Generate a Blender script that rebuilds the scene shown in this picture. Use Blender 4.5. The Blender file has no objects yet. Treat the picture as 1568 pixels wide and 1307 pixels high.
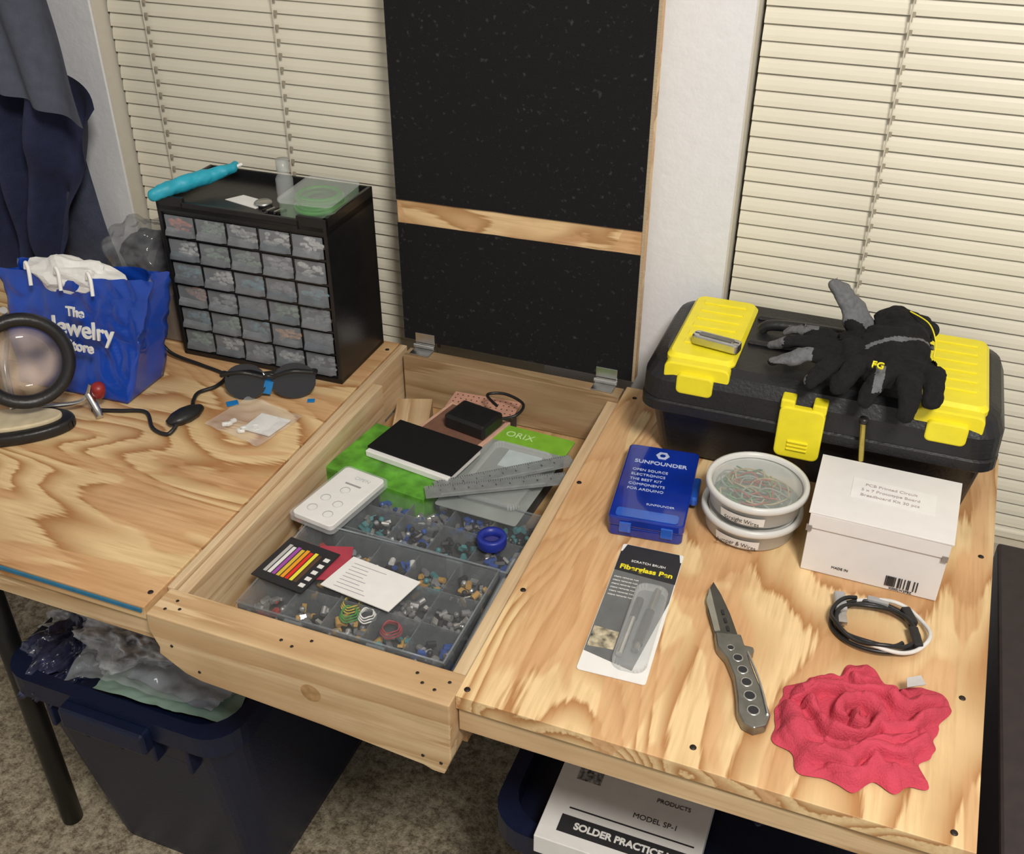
import bpy, bmesh, math, random
from mathutils import Vector, Matrix, noise
random.seed(7)
S=bpy.context.scene
S.view_settings.view_transform='Standard'
COL=S.collection
pi=math.pi
# ---------------------------------------------------------------- materials
MC={}
def nn(nt,t,**k):
    n=nt.nodes.new(t)
    for a,b in k.items(): setattr(n,a,b)
    return n
def mat(name,col,rough=.5,metal=0,var=.12,scale=60,bump=0,bscale=200,alpha=1,coat=0,sheen=0,stretch=(1,1,1),lo=.3,hi=.7,c2=None,det=4,spec=.5):
    if name in MC: return MC[name]
    m=bpy.data.materials.new(name); m.use_nodes=True; nt=m.node_tree
    p=nt.nodes["Principled BSDF"]
    tc=nn(nt,"ShaderNodeTexCoord"); mp=nn(nt,"ShaderNodeMapping"); mp.inputs["Scale"].default_value=stretch
    nt.links.new(tc.outputs["Object"],mp.inputs[0])
    no=nn(nt,"ShaderNodeTexNoise"); no.inputs["Scale"].default_value=scale; no.inputs["Detail"].default_value=det
    nt.links.new(mp.outputs[0],no.inputs["Vector"])
    r=nn(nt,"ShaderNodeValToRGB")
    r.color_ramp.elements[0].position=lo; r.color_ramp.elements[1].position=hi
    r.color_ramp.elements[0].color=tuple(c*(1-var) for c in col)+(1,)
    r.color_ramp.elements[1].color=(tuple(min(1,c*(1+var)) for c in col) if c2 is None else c2)+(1,)
    nt.links.new(no.outputs["Fac"],r.inputs[0]); nt.links.new(r.outputs[0],p.inputs["Base Color"])
    p.inputs["Roughness"].default_value=rough; p.inputs["Metallic"].default_value=metal
    p.inputs["Alpha"].default_value=alpha; p.inputs["Coat Weight"].default_value=coat
    p.inputs["Sheen Weight"].default_value=sheen; p.inputs["Specular IOR Level"].default_value=spec
    if bump:
        b=nn(nt,"ShaderNodeBump"); b.inputs["Strength"].default_value=bump; b.inputs["Distance"].default_value=.002
        n2=nn(nt,"ShaderNodeTexNoise"); n2.inputs["Scale"].default_value=bscale; n2.inputs["Detail"].default_value=3
        nt.links.new(mp.outputs[0],n2.inputs["Vector"]); nt.links.new(n2.outputs["Fac"],b.inputs["Height"])
        nt.links.new(b.outputs[0],p.inputs["Normal"])
    MC[name]=m; return m
def plywood(name,along,off,light=(.82,.60,.33),tan=(.46,.22,.08),rings=9,cross=6.5,al=1.5,contrast=1.0,det=2.0):
    m=bpy.data.materials.new(name); m.use_nodes=True; nt=m.node_tree; L=nt.links.new
    p=nt.nodes["Principled BSDF"]; p.inputs["Roughness"].default_value=.5
    tc=nn(nt,"ShaderNodeTexCoord"); mp=nn(nt,"ShaderNodeMapping")
    mp.inputs["Scale"].default_value={'X':(al,cross,cross),'Y':(cross,al,cross)}[along]
    mp.inputs["Location"].default_value=off
    L(tc.outputs["Object"],mp.inputs[0])
    n1=nn(nt,"ShaderNodeTexNoise"); n1.inputs["Scale"].default_value=.75; n1.inputs["Detail"].default_value=det
    n1.inputs["Roughness"].default_value=.42; n1.inputs["Distortion"].default_value=.55
    L(mp.outputs[0],n1.inputs["Vector"])
    mp2=nn(nt,"ShaderNodeMapping"); mp2.inputs["Scale"].default_value={'X':(14,220,220),'Y':(220,14,220)}[along]
    L(tc.outputs["Object"],mp2.inputs[0])
    n2=nn(nt,"ShaderNodeTexNoise"); n2.inputs["Scale"].default_value=1; n2.inputs["Detail"].default_value=3
    L(mp2.outputs[0],n2.inputs["Vector"])
    mu=nn(nt,"ShaderNodeMath",operation='MULTIPLY'); mu.inputs[1].default_value=rings*2.2; L(n1.outputs["Fac"],mu.inputs[0])
    a=nn(nt,"ShaderNodeMath",operation='MULTIPLY_ADD'); L(n2.outputs["Fac"],a.inputs[0]); a.inputs[1].default_value=.45; L(mu.outputs[0],a.inputs[2])
    fr=nn(nt,"ShaderNodeMath",operation='FRACT'); L(a.outputs[0],fr.inputs[0])
    r=nn(nt,"ShaderNodeValToRGB"); e=r.color_ramp.elements
    mid=tuple(light[i]*.5+tan[i]*.5 for i in range(3))
    e[0].position=0; e[0].color=light+(1,)
    e[1].position=1; e[1].color=light+(1,)
    x=e.new(.28); x.color=light+(1,)
    x=e.new(.58); x.color=mid+(1,)
    x=e.new(.82); x.color=tan+(1,)
    x=e.new(.94); x.color=light+(1,)
    L(fr.outputs[0],r.inputs[0])
    n3=nn(nt,"ShaderNodeTexNoise"); n3.inputs["Scale"].default_value=1.2; n3.inputs["Detail"].default_value=2.5; n3.inputs["Distortion"].default_value=1.4
    L(mp.outputs[0],n3.inputs["Vector"])
    r3=nn(nt,"ShaderNodeValToRGB"); r3.color_ramp.elements[0].position=.495; r3.color_ramp.elements[1].position=.52
    r3.color_ramp.elements[0].color=(0,0,0,1); r3.color_ramp.elements[1].color=(.78*contrast,)*3+(1,)
    L(n3.outputs["Fac"],r3.inputs[0])
    mx=nn(nt,"ShaderNodeMix",data_type='RGBA',blend_type='MIX'); L(r3.outputs[0],mx.inputs["Factor"])
    L(r.outputs[0],mx.inputs["A"]); mx.inputs["B"].default_value=(mid[0]*1.04,mid[1]*.95,mid[2]*.95,1)
    r4=nn(nt,"ShaderNodeValToRGB"); r4.color_ramp.elements[0].color=(.84,.80,.74,1); r4.color_ramp.elements[1].color=(1,1,1,1)
    r4.color_ramp.elements[0].position=.3; r4.color_ramp.elements[1].position=.6
    L(n2.outputs["Fac"],r4.inputs[0])
    mx2=nn(nt,"ShaderNodeMix",data_type='RGBA',blend_type='MULTIPLY'); mx2.inputs["Factor"].default_value=1
    L(mx.outputs["Result"],mx2.inputs["A"]); L(r4.outputs[0],mx2.inputs["B"])
    # light grime
    n5=nn(nt,"ShaderNodeTexNoise"); n5.inputs["Scale"].default_value=6; n5.inputs["Detail"].default_value=6
    L(tc.outputs["Object"],n5.inputs["Vector"])
    r5=nn(nt,"ShaderNodeValToRGB"); r5.color_ramp.elements[0].color=(.84,.81,.78,1); r5.color_ramp.elements[1].color=(1,1,1,1)
    r5.color_ramp.elements[0].position=.32; r5.color_ramp.elements[1].position=.55
    L(n5.outputs["Fac"],r5.inputs[0])
    mx3=nn(nt,"ShaderNodeMix",data_type='RGBA',blend_type='MULTIPLY'); mx3.inputs["Factor"].default_value=1
    L(mx2.outputs["Result"],mx3.inputs["A"]); L(r5.outputs[0],mx3.inputs["B"])
    L(mx3.outputs["Result"],p.inputs["Base Color"])
    return m
def carpet():
    m=bpy.data.materials.new("carpet"); m.use_nodes=True; nt=m.node_tree; L=nt.links.new
    p=nt.nodes["Principled BSDF"]; p.inputs["Roughness"].default_value=1
    tc=nn(nt,"ShaderNodeTexCoord")
    n=nn(nt,"ShaderNodeTexNoise"); n.inputs["Scale"].default_value=70; n.inputs["Detail"].default_value=5; n.inputs["Roughness"].default_value=.8
    L(tc.outputs["Object"],n.inputs["Vector"])
    r=nn(nt,"ShaderNodeValToRGB"); e=r.color_ramp.elements
    e[0].position=.38; e[0].color=(.16,.125,.08,1); e[1].position=.64; e[1].color=(.62,.55,.40,1)
    x=e.new(.5); x.color=(.39,.33,.23,1)
    L(n.outputs["Fac"],r.inputs[0]); L(r.outputs[0],p.inputs["Base Color"])
    b=nn(nt,"ShaderNodeBump"); b.inputs["Strength"].default_value=.8; b.inputs["Distance"].default_value=.01
    L(n.outputs["Fac"],b.inputs["Height"]); L(b.outputs[0],p.inputs["Normal"])
    return m
# ---------------------------------------------------------------- builders
def G(name,loc=(0,0,0),rz=0):
    e=bpy.data.objects.new(name,None); e.empty_display_size=.05; COL.objects.link(e)
    e.location=loc; e.rotation_euler=(0,0,math.radians(rz)); return e
def add(name,me,m,par=None,loc=(0,0,0),rot=(0,0,0),smooth=False):
    o=bpy.data.objects.new(name,me); COL.objects.link(o)
    if m is not None:
        if not me.materials: me.materials.append(m)
    o.location=loc; o.rotation_euler=tuple(math.radians(a) for a in rot)
    if par: o.parent=par
    if smooth:
        for p in me.polygons: p.use_smooth=True
    return o
def bmesh_out(bm,name):
    me=bpy.data.meshes.new(name); bmesh.ops.recalc_face_normals(bm,faces=bm.faces); bm.to_mesh(me); bm.free(); return me
def box(name,a,b,m,par=None,bev=0,rot=(0,0,0),seg=2):
    c=[(a[i]+b[i])/2 for i in range(3)]; s=[abs(b[i]-a[i]) for i in range(3)]
    bm=bmesh.new(); bmesh.ops.create_cube(bm,size=1)
    for v in bm.verts: v.co=Vector((v.co.x*s[0],v.co.y*s[1],v.co.z*s[2]))
    if bev: bmesh.ops.bevel(bm,geom=list(bm.edges),offset=bev,segments=seg,affect='EDGES',profile=.5)
    return add(name,bmesh_out(bm,name),m,par,c,rot,smooth=False)
def prism(name,pts,z0,z1,m,par=None,bev=0,loc=(0,0,0),rot=(0,0,0),seg=2,smooth=False):
    bm=bmesh.new(); vs=[bm.verts.new((x,y,z0)) for x,y in pts]; f=bm.faces.new(vs)
    r=bmesh.ops.extrude_face_region(bm,geom=[f])
    for v in [g for g in r['geom'] if isinstance(g,bmesh.types.BMVert)]: v.co.z=z1
    if bev:
        bmesh.ops.bevel(bm,geom=list(bm.edges),offset=bev,segments=seg,affect='EDGES',profile=.5)
    return add(name,bmesh_out(bm,name),m,par,loc,rot,smooth)
def rrect(x0,y0,x1,y1,r,n=5):
    P=[]
    for cx,cy,a in ((x1-r,y1-r,0),(x0+r,y1-r,90),(x0+r,y0+r,180),(x1-r,y0+r,270)):
        for i in range(n+1):
            t=math.radians(a+90*i/n); P.append((cx+r*math.cos(t),cy+r*math.sin(t)))
    return P
def lathe(name,prof,m,par=None,loc=(0,0,0),rot=(0,0,0),n=48,smooth=True):
    bm=bmesh.new(); rings=[]
    for r,z in prof:
        rings.append([bm.verts.new((max(r,1e-5)*math.cos(2*pi*i/n),max(r,1e-5)*math.sin(2*pi*i/n),z)) for i in range(n)])
    for a,b in zip(rings,rings[1:]):
        for i in range(n): bm.faces.new((a[i],a[(i+1)%n],b[(i+1)%n],b[i]))
    bmesh.ops.remove_doubles(bm,verts=bm.verts,dist=1e-5)
    o=add(name,bmesh_out(bm,name),m,par,loc,rot,smooth); return o
def catmull(P,n=8,cyc=False):
    P=[Vector(p) for p in P]; out=[]; N=len(P)
    rng=range(N) if cyc else range(N-1)
    for i in rng:
        if cyc: p0,p1,p2,p3=P[i-1],P[i],P[(i+1)%N],P[(i+2)%N]
        else: p0,p1,p2,p3=P[max(i-1,0)],P[i],P[i+1],P[min(i+2,N-1)]
        for k in range(n):
            t=k/n; out.append(.5*((2*p1)+(-p0+p2)*t+(2*p0-5*p1+4*p2-p3)*t*t+(-p0+3*p1-3*p2+p3)*t**3))
    if not cyc: out.append(P[-1])
    return out
def tube(name,P,r,m,par=None,cyc=False,n=8,res=4,smooth=True):
    pts=catmull(P,n,cyc)
    c=bpy.data.curves.new(name,'CURVE'); c.dimensions='3D'; c.bevel_depth=r; c.bevel_resolution=res; c.use_fill_caps=True
    s=c.splines.new('POLY'); s.points.add(len(pts)-1)
    for i,p in enumerate(pts): s.points[i].co=(p.x,p.y,p.z,1)
    s.use_cyclic_u=cyc
    o=bpy.data.objects.new(name+"_c",c)
    me=bpy.data.meshes.new_from_object(o)
    bpy.data.objects.remove(o); me.materials.clear()
    return add(name,me,m,par,smooth=smooth)
def text(name,body,size,m,par,loc,rot=(0,0,0),ext=.0002,align='CENTER',sx=1,bold=0):
    c=bpy.data.curves.new(name,'FONT'); c.body=body; c.size=size; c.extrude=ext; c.align_x=align; c.align_y='CENTER'; c.offset=bold
    o=bpy.data.objects.new(name+"_c",c)
    me=bpy.data.meshes.new_from_object(o)
    bpy.data.objects.remove(o); me.materials.clear()
    o=add(name,me,m,par,loc,rot); o.scale=(sx,1,1); return o
def limb(bm,P,R,flat=1,n=12):
    pts=catmull(P,5); k=len(pts); rr=[]
    for i in range(k):
        t=i/(k-1)*(len(R)-1); a=int(min(t,len(R)-2)); f=t-a; rr.append(R[a]*(1-f)+R[a+1]*f)
    d0=(pts[0]-pts[1]).normalized(); d1=(pts[-1]-pts[-2]).normalized()
    pp=[pts[0]+d0*rr[0]*.9,pts[0]+d0*rr[0]*.6]+pts+[pts[-1]+d1*rr[-1]*.6,pts[-1]+d1*rr[-1]*.9]
    rr=[rr[0]*.35,rr[0]*.8]+rr+[rr[-1]*.8,rr[-1]*.35]
    rings=[]
    for i,p in enumerate(pp):
        t=(pp[min(i+1,len(pp)-1)]-pp[max(i-1,0)]).normalized()
        u=t.cross(Vector((0,0,1)))
        if u.length<.1: u=Vector((1,0,0))
        u.normalize(); w=t.cross(u).normalized()
        rings.append([bm.verts.new(p+u*math.cos(2*pi*j/n)*rr[i]+w*math.sin(2*pi*j/n)*rr[i]*flat) for j in range(n)])
    for a,b in zip(rings,rings[1:]):
        for j in range(n): bm.faces.new((a[j],a[(j+1)%n],b[(j+1)%n],b[j]))
    bm.faces.new(rings[0]); bm.faces.new(rings[-1])
def remeshed(name,bm,vox,m,par,disp=0,ds=60,sm=4):
    me=bmesh_out(bm,name); o=bpy.data.objects.new(name+"_t",me); COL.objects.link(o)
    md=o.modifiers.new("r",'REMESH'); md.mode='VOXEL'; md.voxel_size=vox
    md=o.modifiers.new("s",'SMOOTH'); md.iterations=sm; md.factor=.5
    dg=bpy.context.evaluated_depsgraph_get(); me2=bpy.data.meshes.new_from_object(o.evaluated_get(dg))
    bpy.data.objects.remove(o)
    if disp:
        for v in me2.vertices:
            v.co+=v.normal*disp*(noise.noise(v.co*ds)+.35*noise.noise(v.co*ds*2.3))
    return add(name,me2,m,par,smooth=True)
# common mats
BLK=mat("black_plastic",(.012,.012,.013),.4,bump=.2)
WHT=mat("white_plastic",(.82,.82,.80),.4,var=.03)
PAPER=mat("white_paper",(.80,.79,.78),.7,var=.03)
INK=mat("ink",(.02,.02,.024),.6)
STEEL=mat("steel",(.62,.62,.62),.3,1)
DSTEEL=mat("gunmetal",(.26,.26,.25),.33,.9,var=.2)
CLEAR=mat("clear_plastic",(.75,.78,.8),.15,alpha=.22,var=.05)
CLEARG=mat("smoky_clear_plastic",(.32,.36,.40),.15,alpha=.35,var=.1)
YEL=mat("yellow_plastic",(.86,.74,.025),.4,var=.04)
RED=mat("red_plastic",(.55,.03,.03),.4)
# ---------------------------------------------------------------- room
wallm=mat("painted_wall",(.78,.79,.82),.9,var=.02,bump=.35,bscale=90)
Y0=1.29
WB=G("wall_back")
zs,zt=.55,2.1
wins=[(-1.18,-.45),(-.197,.75)]
xs=[-2.2,-1.18,-.45,-.197,.75,2.4]
for i in (0,2,4): box("pier_%d"%i,(xs[i],Y0,0),(xs[i+1],Y0+.12,2.5),wallm,WB)
for i in (1,3):
    box("below_%d"%i,(xs[i],Y0,0),(xs[i+1],Y0+.12,zs),wallm,WB)
    box("above_%d"%i,(xs[i],Y0,zt),(xs[i+1],Y0+.12,2.5),wallm,WB)
box("wall_left",(-2.3,-1.6,0),(-2.2,Y0+.12,2.5),wallm)
box("floor",(-2.3,-1.6,-.1),(2.4,Y0+.12,0),carpet())
box("ceiling",(-2.3,-1.6,2.5),(2.4,Y0+.12,2.6),mat("ceiling_paint",(.8,.79,.76),.9,var=.02))
frame_m=mat("window_frame",(.55,.50,.42),.6,var=.05)
jamb_m=mat("jamb_paint",(.60,.56,.48),.7,var=.03)
night=mat("night_glass",(.02,.02,.03),.1,var=.1)
slat_m=mat("blind_slat",(.76,.72,.60),.45,var=.03,scale=8)
cord_m=mat("blind_cord",(.62,.58,.48),.8)
for k,(xa,xb) in enumerate(wins):
    W=G("window_%d"%(k+1))
    box("glass",(xa,Y0+.10,zs),(xb,Y0+.115,zt),night,W)
    box("reveal_a",(xa,Y0+.004,zs),(xa+.002,Y0+.1,zt),jamb_m,W)
    for nm,a,b in (("jamb_a",(xa,Y0+.07,zs),(xa+.02,Y0+.1,zt)),("jamb_b",(xb-.02,Y0+.07,zs),(xb,Y0+.1,zt)),("sill",(xa,Y0+.01,zs),(xb,Y0+.1,zs+.02)),("head",(xa,Y0+.07,zt-.02),(xb,Y0+.1,zt))):
        box(nm,a,b,frame_m,W)
    B=G("venetian_blind" if k==0 else "venetian_blind.001")
    bm=bmesh.new(); pitch=.0195; z=zs+.05; yc=Y0+.035; w=.0125; tilt=math.radians(73)
    nz=0
    while z<zt-.05:
        sag=.0006*math.sin(nz*1.7)
        cols=[]
        for x in (xa+.006,xb-.006):
            ring=[]
            for j in range(5):
                s=(j/4-.5)*2*w; crown=.0018*(1-(2*j/4-1)**2)
                yy=yc+s*math.cos(tilt)-crown*math.sin(tilt)
                zz=z+s*math.sin(tilt)+crown*math.cos(tilt)+sag
                ring.append(bm.verts.new((x,yy,zz)))
            cols.append(ring)
        for j in range(4): bm.faces.new((cols[0][j],cols[1][j],cols[1][j+1],cols[0][j+1]))
        z+=pitch; nz+=1
    add("slats",bmesh_out(bm,"slats"),slat_m,B)
    box("head_rail",(xa+.004,Y0+.015,zt-.045),(xb-.004,Y0+.055,zt-.005),slat_m,B,.002)
    box("bottom_rail",(xa+.006,yc-.012,zs+.022),(xb-.006,yc+.012,zs+.036),slat_m,B,.003)
    L=xb-xa
    for j,fx in enumerate((.11,.42,.74) if k==0 else (.18,.6,.9)):
        x=xa+L*fx
        tube("cord_%d"%j,[(x,yc-.0145,zs+.03),(x,yc-.0145,zt-.03)],.0009,cord_m,B,n=1,res=1)
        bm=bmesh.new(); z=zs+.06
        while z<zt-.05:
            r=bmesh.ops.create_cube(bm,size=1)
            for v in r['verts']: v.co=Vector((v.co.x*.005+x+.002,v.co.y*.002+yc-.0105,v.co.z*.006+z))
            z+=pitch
        add("ladder_notch_shadows_%d"%j,bmesh_out(bm,"n"),mat("cord_shadow",(.36,.32,.25),.9),B)  # small dark boxes painted in as shadow at the cord notches
# ---------------------------------------------------------------- workbench
ZT=.74
plyR=plywood("plywood_right",'Y',(3.1,.4,0),rings=10)
plyL=plywood("plywood_left",'X',(.3,7.7,0),rings=9)
pineX=plywood("pine_x",'X',(5,2,1),light=(.74,.56,.34),tan=(.53,.34,.17),rings=3,cross=18,al=1.2,contrast=.4)
pineY=plywood("pine_y",'Y',(1,2,4),light=(.72,.56,.36),tan=(.52,.34,.18),rings=3,cross=18,al=1.2,contrast=.4)
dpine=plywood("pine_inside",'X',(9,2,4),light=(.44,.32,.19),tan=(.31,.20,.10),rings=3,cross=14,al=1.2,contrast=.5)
edge_m=mat("plywood_edge",(.46,.36,.24),.7,var=.25,scale=60,stretch=(1,1,12))
D=G("workbench")
prism("top_left",[(-1.62,.618),(-.662,.618),(-.672,1.245),(-1.62,1.245)],.722,ZT,plyL,D,.0008)
prism("top_right",[(-.303,.626),(.168,.626),(.188,1.247),(-.309,1.247)],.722,ZT,plyR,D,.0008)
box("edge_tape",(-1.62,.6155,.733),(-.665,.6175,.7375),mat("teal_marker",(.02,.16,.30),.6),D)
prism("rail_left_outer",[(-.660,.655),(-.6515,.655),(-.6585,1.245),(-.670,1.245)],.655,ZT-.001,pineY,D,.001)
prism("rail_left_inner",[(-.6495,.655),(-.636,.655),(-.642,1.13),(-.6565,1.13)],.655,ZT-.005,pineY,D,.001)
prism("rail_right",[(-.322,.655),(-.305,.655),(-.311,1.215),(-.328,1.215)],.655,ZT-.010,pineY,D,.001)
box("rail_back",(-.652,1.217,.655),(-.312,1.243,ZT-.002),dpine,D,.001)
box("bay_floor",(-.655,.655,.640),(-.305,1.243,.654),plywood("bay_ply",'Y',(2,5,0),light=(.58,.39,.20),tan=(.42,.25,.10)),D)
beam=[(-.655,.739),(-.657,.715),(-.648,.692),(-.650,.682),(-.62,.662),(-.60,.657),(-.55,.655),(-.45,.650),(-.335,.640),(-.325,.636),(-.312,.636),(-.304,.660),(-.303,.739)]
prism("beam_front",[(x,z) for x,z in beam],-.655,-.612,pineX,D,.0015,rot=(90,0,0))
box("apron_left",(-1.62,.622,.690),(-.658,.642,.7215),pineX,D,.001)
box("apron_right",(-.302,.630,.688),(.166,.650,.7215),pineX,D,.001)
box("frame_left_back",(-1.62,1.20,.66),(-.672,1.24,.7215),pineX,D,.001)
box("frame_right_back",(-.30,1.20,.66),(.18,1.24,.7215),pineX,D,.001)
box("apron_side",(.146,.652,.66),(.164,1.198,.7215),pineY,D,.001)
screw=mat("screw_head",(.04,.03,.025),.5,.6)
for i,(x,y) in enumerate([(-.075,.648),(.153,.80),(.168,1.03),(-.295,.637),(-.670,.640),(.150,.640),(-.295,.79),(-.30,1.0),(-1.1,.64),(-.68,1.22),(-.29,1.22)]):
    lathe("screw_%d"%i,[(0,.0006),(.003,.0006),(.0033,0)],screw,D,(x,y,ZT),n=12)
for i,(x,y) in enumerate([(-.64,.625),(-.625,.63),(-.635,.64),(-.50,.63),(-.485,.626),(-.47,.64),(-.34,.63),(-.325,.626),(-.315,.64),(-.35,.64)]):
    lathe("nail_%d"%i,[(0,.0005),(.0016,.0005),(.002,0)],screw,D,(x,y,ZT-.001),n=10)
for i,(x,z) in enumerate([(-.63,.70),(-.335,.655),(-.315,.652),(-.60,.672)]):
    lathe("front_nail_%d"%i,[(0,.0008),(.0016,.0008),(.002,0)],screw,D,(x,.612,z),(90,0,0),n=10)
lathe("beam_knot",[(0,.0006),(.009,.0004),(.012,0)],mat("pine_knot",(.42,.25,.11),.6,var=.3,scale=90),D,(-.46,.612,.695),(90,0,0),n=20)
for i,(x,y) in enumerate([(-1.088,.755),(-1.088,1.17),(.12,1.17)]):
    lathe("leg_%d"%i,[(0,.002),(.0165,.002),(.0165,.72),(0,.72)],BLK,D,(x,y,0),n=24)
# hinged lid
felt=mat("black_abrasive_sheet",(.013,.013,.015),.95,var=.25,scale=150,bump=.4,bscale=500,lo=.62,hi=.85,c2=(.08,.08,.08),det=8,spec=.25)
raw=plywood("lid_ply",'X',(4,1.7,2.6),light=(.84,.60,.33),tan=(.48,.26,.11),rings=3,cross=9,al=6,contrast=1)
box("lid_board",(-.664,1.251,.748),(-.300,1.269,1.372),raw,D,.001)
def sheet(nm,z0,z1,seed):
    pts=[]; x0,x1=-.6635,-.3035
    for i in range(13): pts.append((x0+(x1-x0)*i/12, z0[0]+(z0[1]-z0[0])*i/12+.0008*noise.noise((i*.9,seed,0))))
    for i in range(13): pts.append((x1-(x1-x0)*i/12, z1[1]+(z1[0]-z1[1])*i/12+.0010*noise.noise((i*.8,seed+3,0))))
    prism(nm,pts,-1.2505,-1.2485,felt,D,0,rot=(90,0,0))
sheet("lid_sheet_lower",(.750,.749),(.937,.942),1); sheet("lid_sheet_upper",(.972,.976),(1.37,1.37),5)
box("lid_side_trim",(-.3035,1.2495,.748),(-.2995,1.2515,1.372),edge_m,D)
for i,x in enumerate((-.628,-.340)):
    box("hinge_leaf_%d"%i,(x-.016,1.2462,.748),(x+.016,1.2484,.764),STEEL,D,.0005)
    box("hinge_plate_%d"%i,(x-.016,1.222,.7385),(x+.016,1.243,.7405),STEEL,D,.0005)
    tube("hinge_pin_%d"%i,[(x-.017,1.244,.744),(x+.017,1.244,.744)],.0040,STEEL,D,n=1)
# ---------------------------------------------------------------- drawer cabinet
C=G("small_parts_drawer_cabinet",(-.960,1.098,ZT+.0005),1)
cw,cd,ch=.268,.135,.250
bp=mat("cabinet_black",(.010,.010,.011),.32,var=.2,bump=.15)
box("back",(0,cd-.004,0),(cw,cd,ch),bp,C,.001)
box("side_l",(0,0,0),(.006,cd,ch),bp,C,.001); box("side_r",(cw-.006,0,0),(cw,cd,ch),bp,C,.001)
box("bottom",(0,0,0),(cw,cd,.008),bp,C,.001)
box("top_shelf",(0,.0,ch-.024),(cw,cd,ch-.012),bp,C,.001)
box("top_lip_front_l",(0,0,ch-.020),(.045,.006,ch),bp,C,.001)
box("top_lip_front_r",(cw-.045,0,ch-.020),(cw,.006,ch),bp,C,.001)
box("top_lip_front",(.04,0,ch-.020),(cw-.04,.006,ch-.006),bp,C,.001)
nc,nr=5,6; dw=(cw-.014)/nc; dh=(ch-.024-.010)/nr
drm=mat("drawer_clear",(.42,.45,.49),.15,alpha=.30,var=.15,scale=30)
lipms=[mat("drawer_lip_%d"%i,c,.2,alpha=.50,var=.25,scale=60) for i,c in enumerate([(.24,.255,.28),(.29,.31,.34),(.20,.23,.26)])]
cont_cols=[(.6,.6,.58),(.10,.10,.12),(.7,.17,.07),(.10,.26,.32),(.85,.83,.75),(.22,.34,.22),(.65,.32,.10),(.35,.35,.39),(.2,.2,.25),(.45,.22,.14)]
cms=[mat("part_tint_%d"%i,c,.5,var=.5,scale=150) for i,c in enumerate(cont_cols)]
hot={(0,0):2,(0,4):4,(4,3):6,(1,4):4,(3,0):9,(1,0):0,(1,1):5,(2,0):3,(4,2):3,(0,2):0,(4,0):3,(5,2):7,(3,3):5,(2,1):4,(5,1):0}
for r in range(nr+1):
    z=.009+r*dh
    box("shelf_%d"%r,(.004,.003,z-.0018),(cw-.004,cd-.004,z+.0018),bp,C)
for c in range(1,nc):
    x=.007+c*dw; box("divider_%d"%c,(x-.0015,.003,.008),(x+.0015,cd-.004,ch-.02),bp,C)
for r in range(nr):
    for c in range(nc):
        x0=.007+c*dw+.0026; x1=x0+dw-.0052; zt_=.009+(nr-r)*dh-.003; zb=zt_-dh+.006
        prism("drawer_front_%d_%d"%(r,c),[(x0,zb),(x1,zb),(x1,zt_),(x0,zt_)],-.003,-.001,drm,C,0,rot=(90,0,0))
        h=zt_-zb; bm=bmesh.new()
        A=[(x0+.002,0,zb+h*.44),(x1-.002,0,zb+h*.34),(x1-.001,0,zb+.001),(x0+.001,0,zb+.001)]
        Bq=[(x0+.004,-.007,zb+h*.32),(x1-.004,-.007,zb+h*.25),(x1-.003,-.0075,zb+.003),(x0+.003,-.0075,zb+.003)]
        va=[bm.verts.new(p) for p in A]; vb=[bm.verts.new(p) for p in Bq]
        bm.faces.new(vb)
        for i in range(4): bm.faces.new((va[i],va[(i+1)%4],vb[(i+1)%4],vb[i]))
        add("drawer_pull_%d_%d"%(r,c),bmesh_out(bm,"p"),random.choice(lipms),C)
        ci=hot.get((r,c),random.choice([1,3,7,8,0,7,5]))
        hh=h*random.uniform(.65,.92)
        bm=bmesh.new()
        for q in range(18):
            cx=random.uniform(x0+.006,x1-.006); cz=random.uniform(zb+.006,zb+hh); cy=random.uniform(.005,.012)
            rr=bmesh.ops.create_icosphere(bm,subdivisions=1,radius=.0045)
            kx,kz=random.uniform(.6,2.2),random.uniform(.5,1)
            for v in rr['verts']: v.co=Vector((v.co.x*kx+cx,v.co.y*.6+cy,v.co.z*kz+cz))
        add("drawer_parts_%d_%d"%(r,c),bmesh_out(bm,"p"),cms[ci],C)
ZC=.9785
g=G("turquoise_glue_gun",(-.945,1.135,ZC+.018),32)
tq=mat("turquoise_rubber",(.02,.36,.50),.5,var=.1,bump=.4,bscale=80)
bm=bmesh.new(); limb(bm,[(-.02,-.03,0),(.01,-.012,.004),(.04,.006,.005),(.075,.02,.010)],[.009,.012,.011,.007]); limb(bm,[(-.02,-.03,0),(-.03,-.034,-.003)],[.010,.010]); limb(bm,[(.065,.01,.008),(.078,.028,.012)],[.006,.006])
remeshed("body",bm,.002,tq,g,.002,60)
tube("tip",[(.075,.02,.010),(.088,.026,.013)],.0025,WHT,g,n=2)
g=G("glass_vial",(-.790,1.165,ZC))
lathe("vial",[(0,.001),(.011,.001),(.012,.004),(.012,.035),(.008,.042),(.008,.05)],CLEAR,g,n=24)
lathe("neck_cap",[(.009,.046),(.009,.062),(.0,.062)],mat("frosted_cap",(.45,.47,.45),.3,alpha=.6),g,n=20)
g=G("clear_craft_wire_case",(-.735,1.163,ZC+.0005),4)
cg=mat("green_tinted_clear",(.45,.62,.45),.15,alpha=.25,var=.05)
prism("tray",rrect(-.040,-.050,.040,.050,.012),.000,.022,cg,g,.002)
prism("lid",rrect(-.041,-.052,.041,.052,.012),.022,.026,CLEAR,g,.001)
grn=mat("green_wire",(.05,.30,.04),.45)
for i in range(5): tube("wire_%d"%i,[((.032-.004*(i%3))*math.cos(a*pi/6),(.038-.003*i)*math.sin(a*pi/6),.006+.0035*i) for a in range(12)],.0028,grn,g,cyc=True,n=3)
g=G("paper_scrap",(-.845,1.150,ZC),-10)
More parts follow.
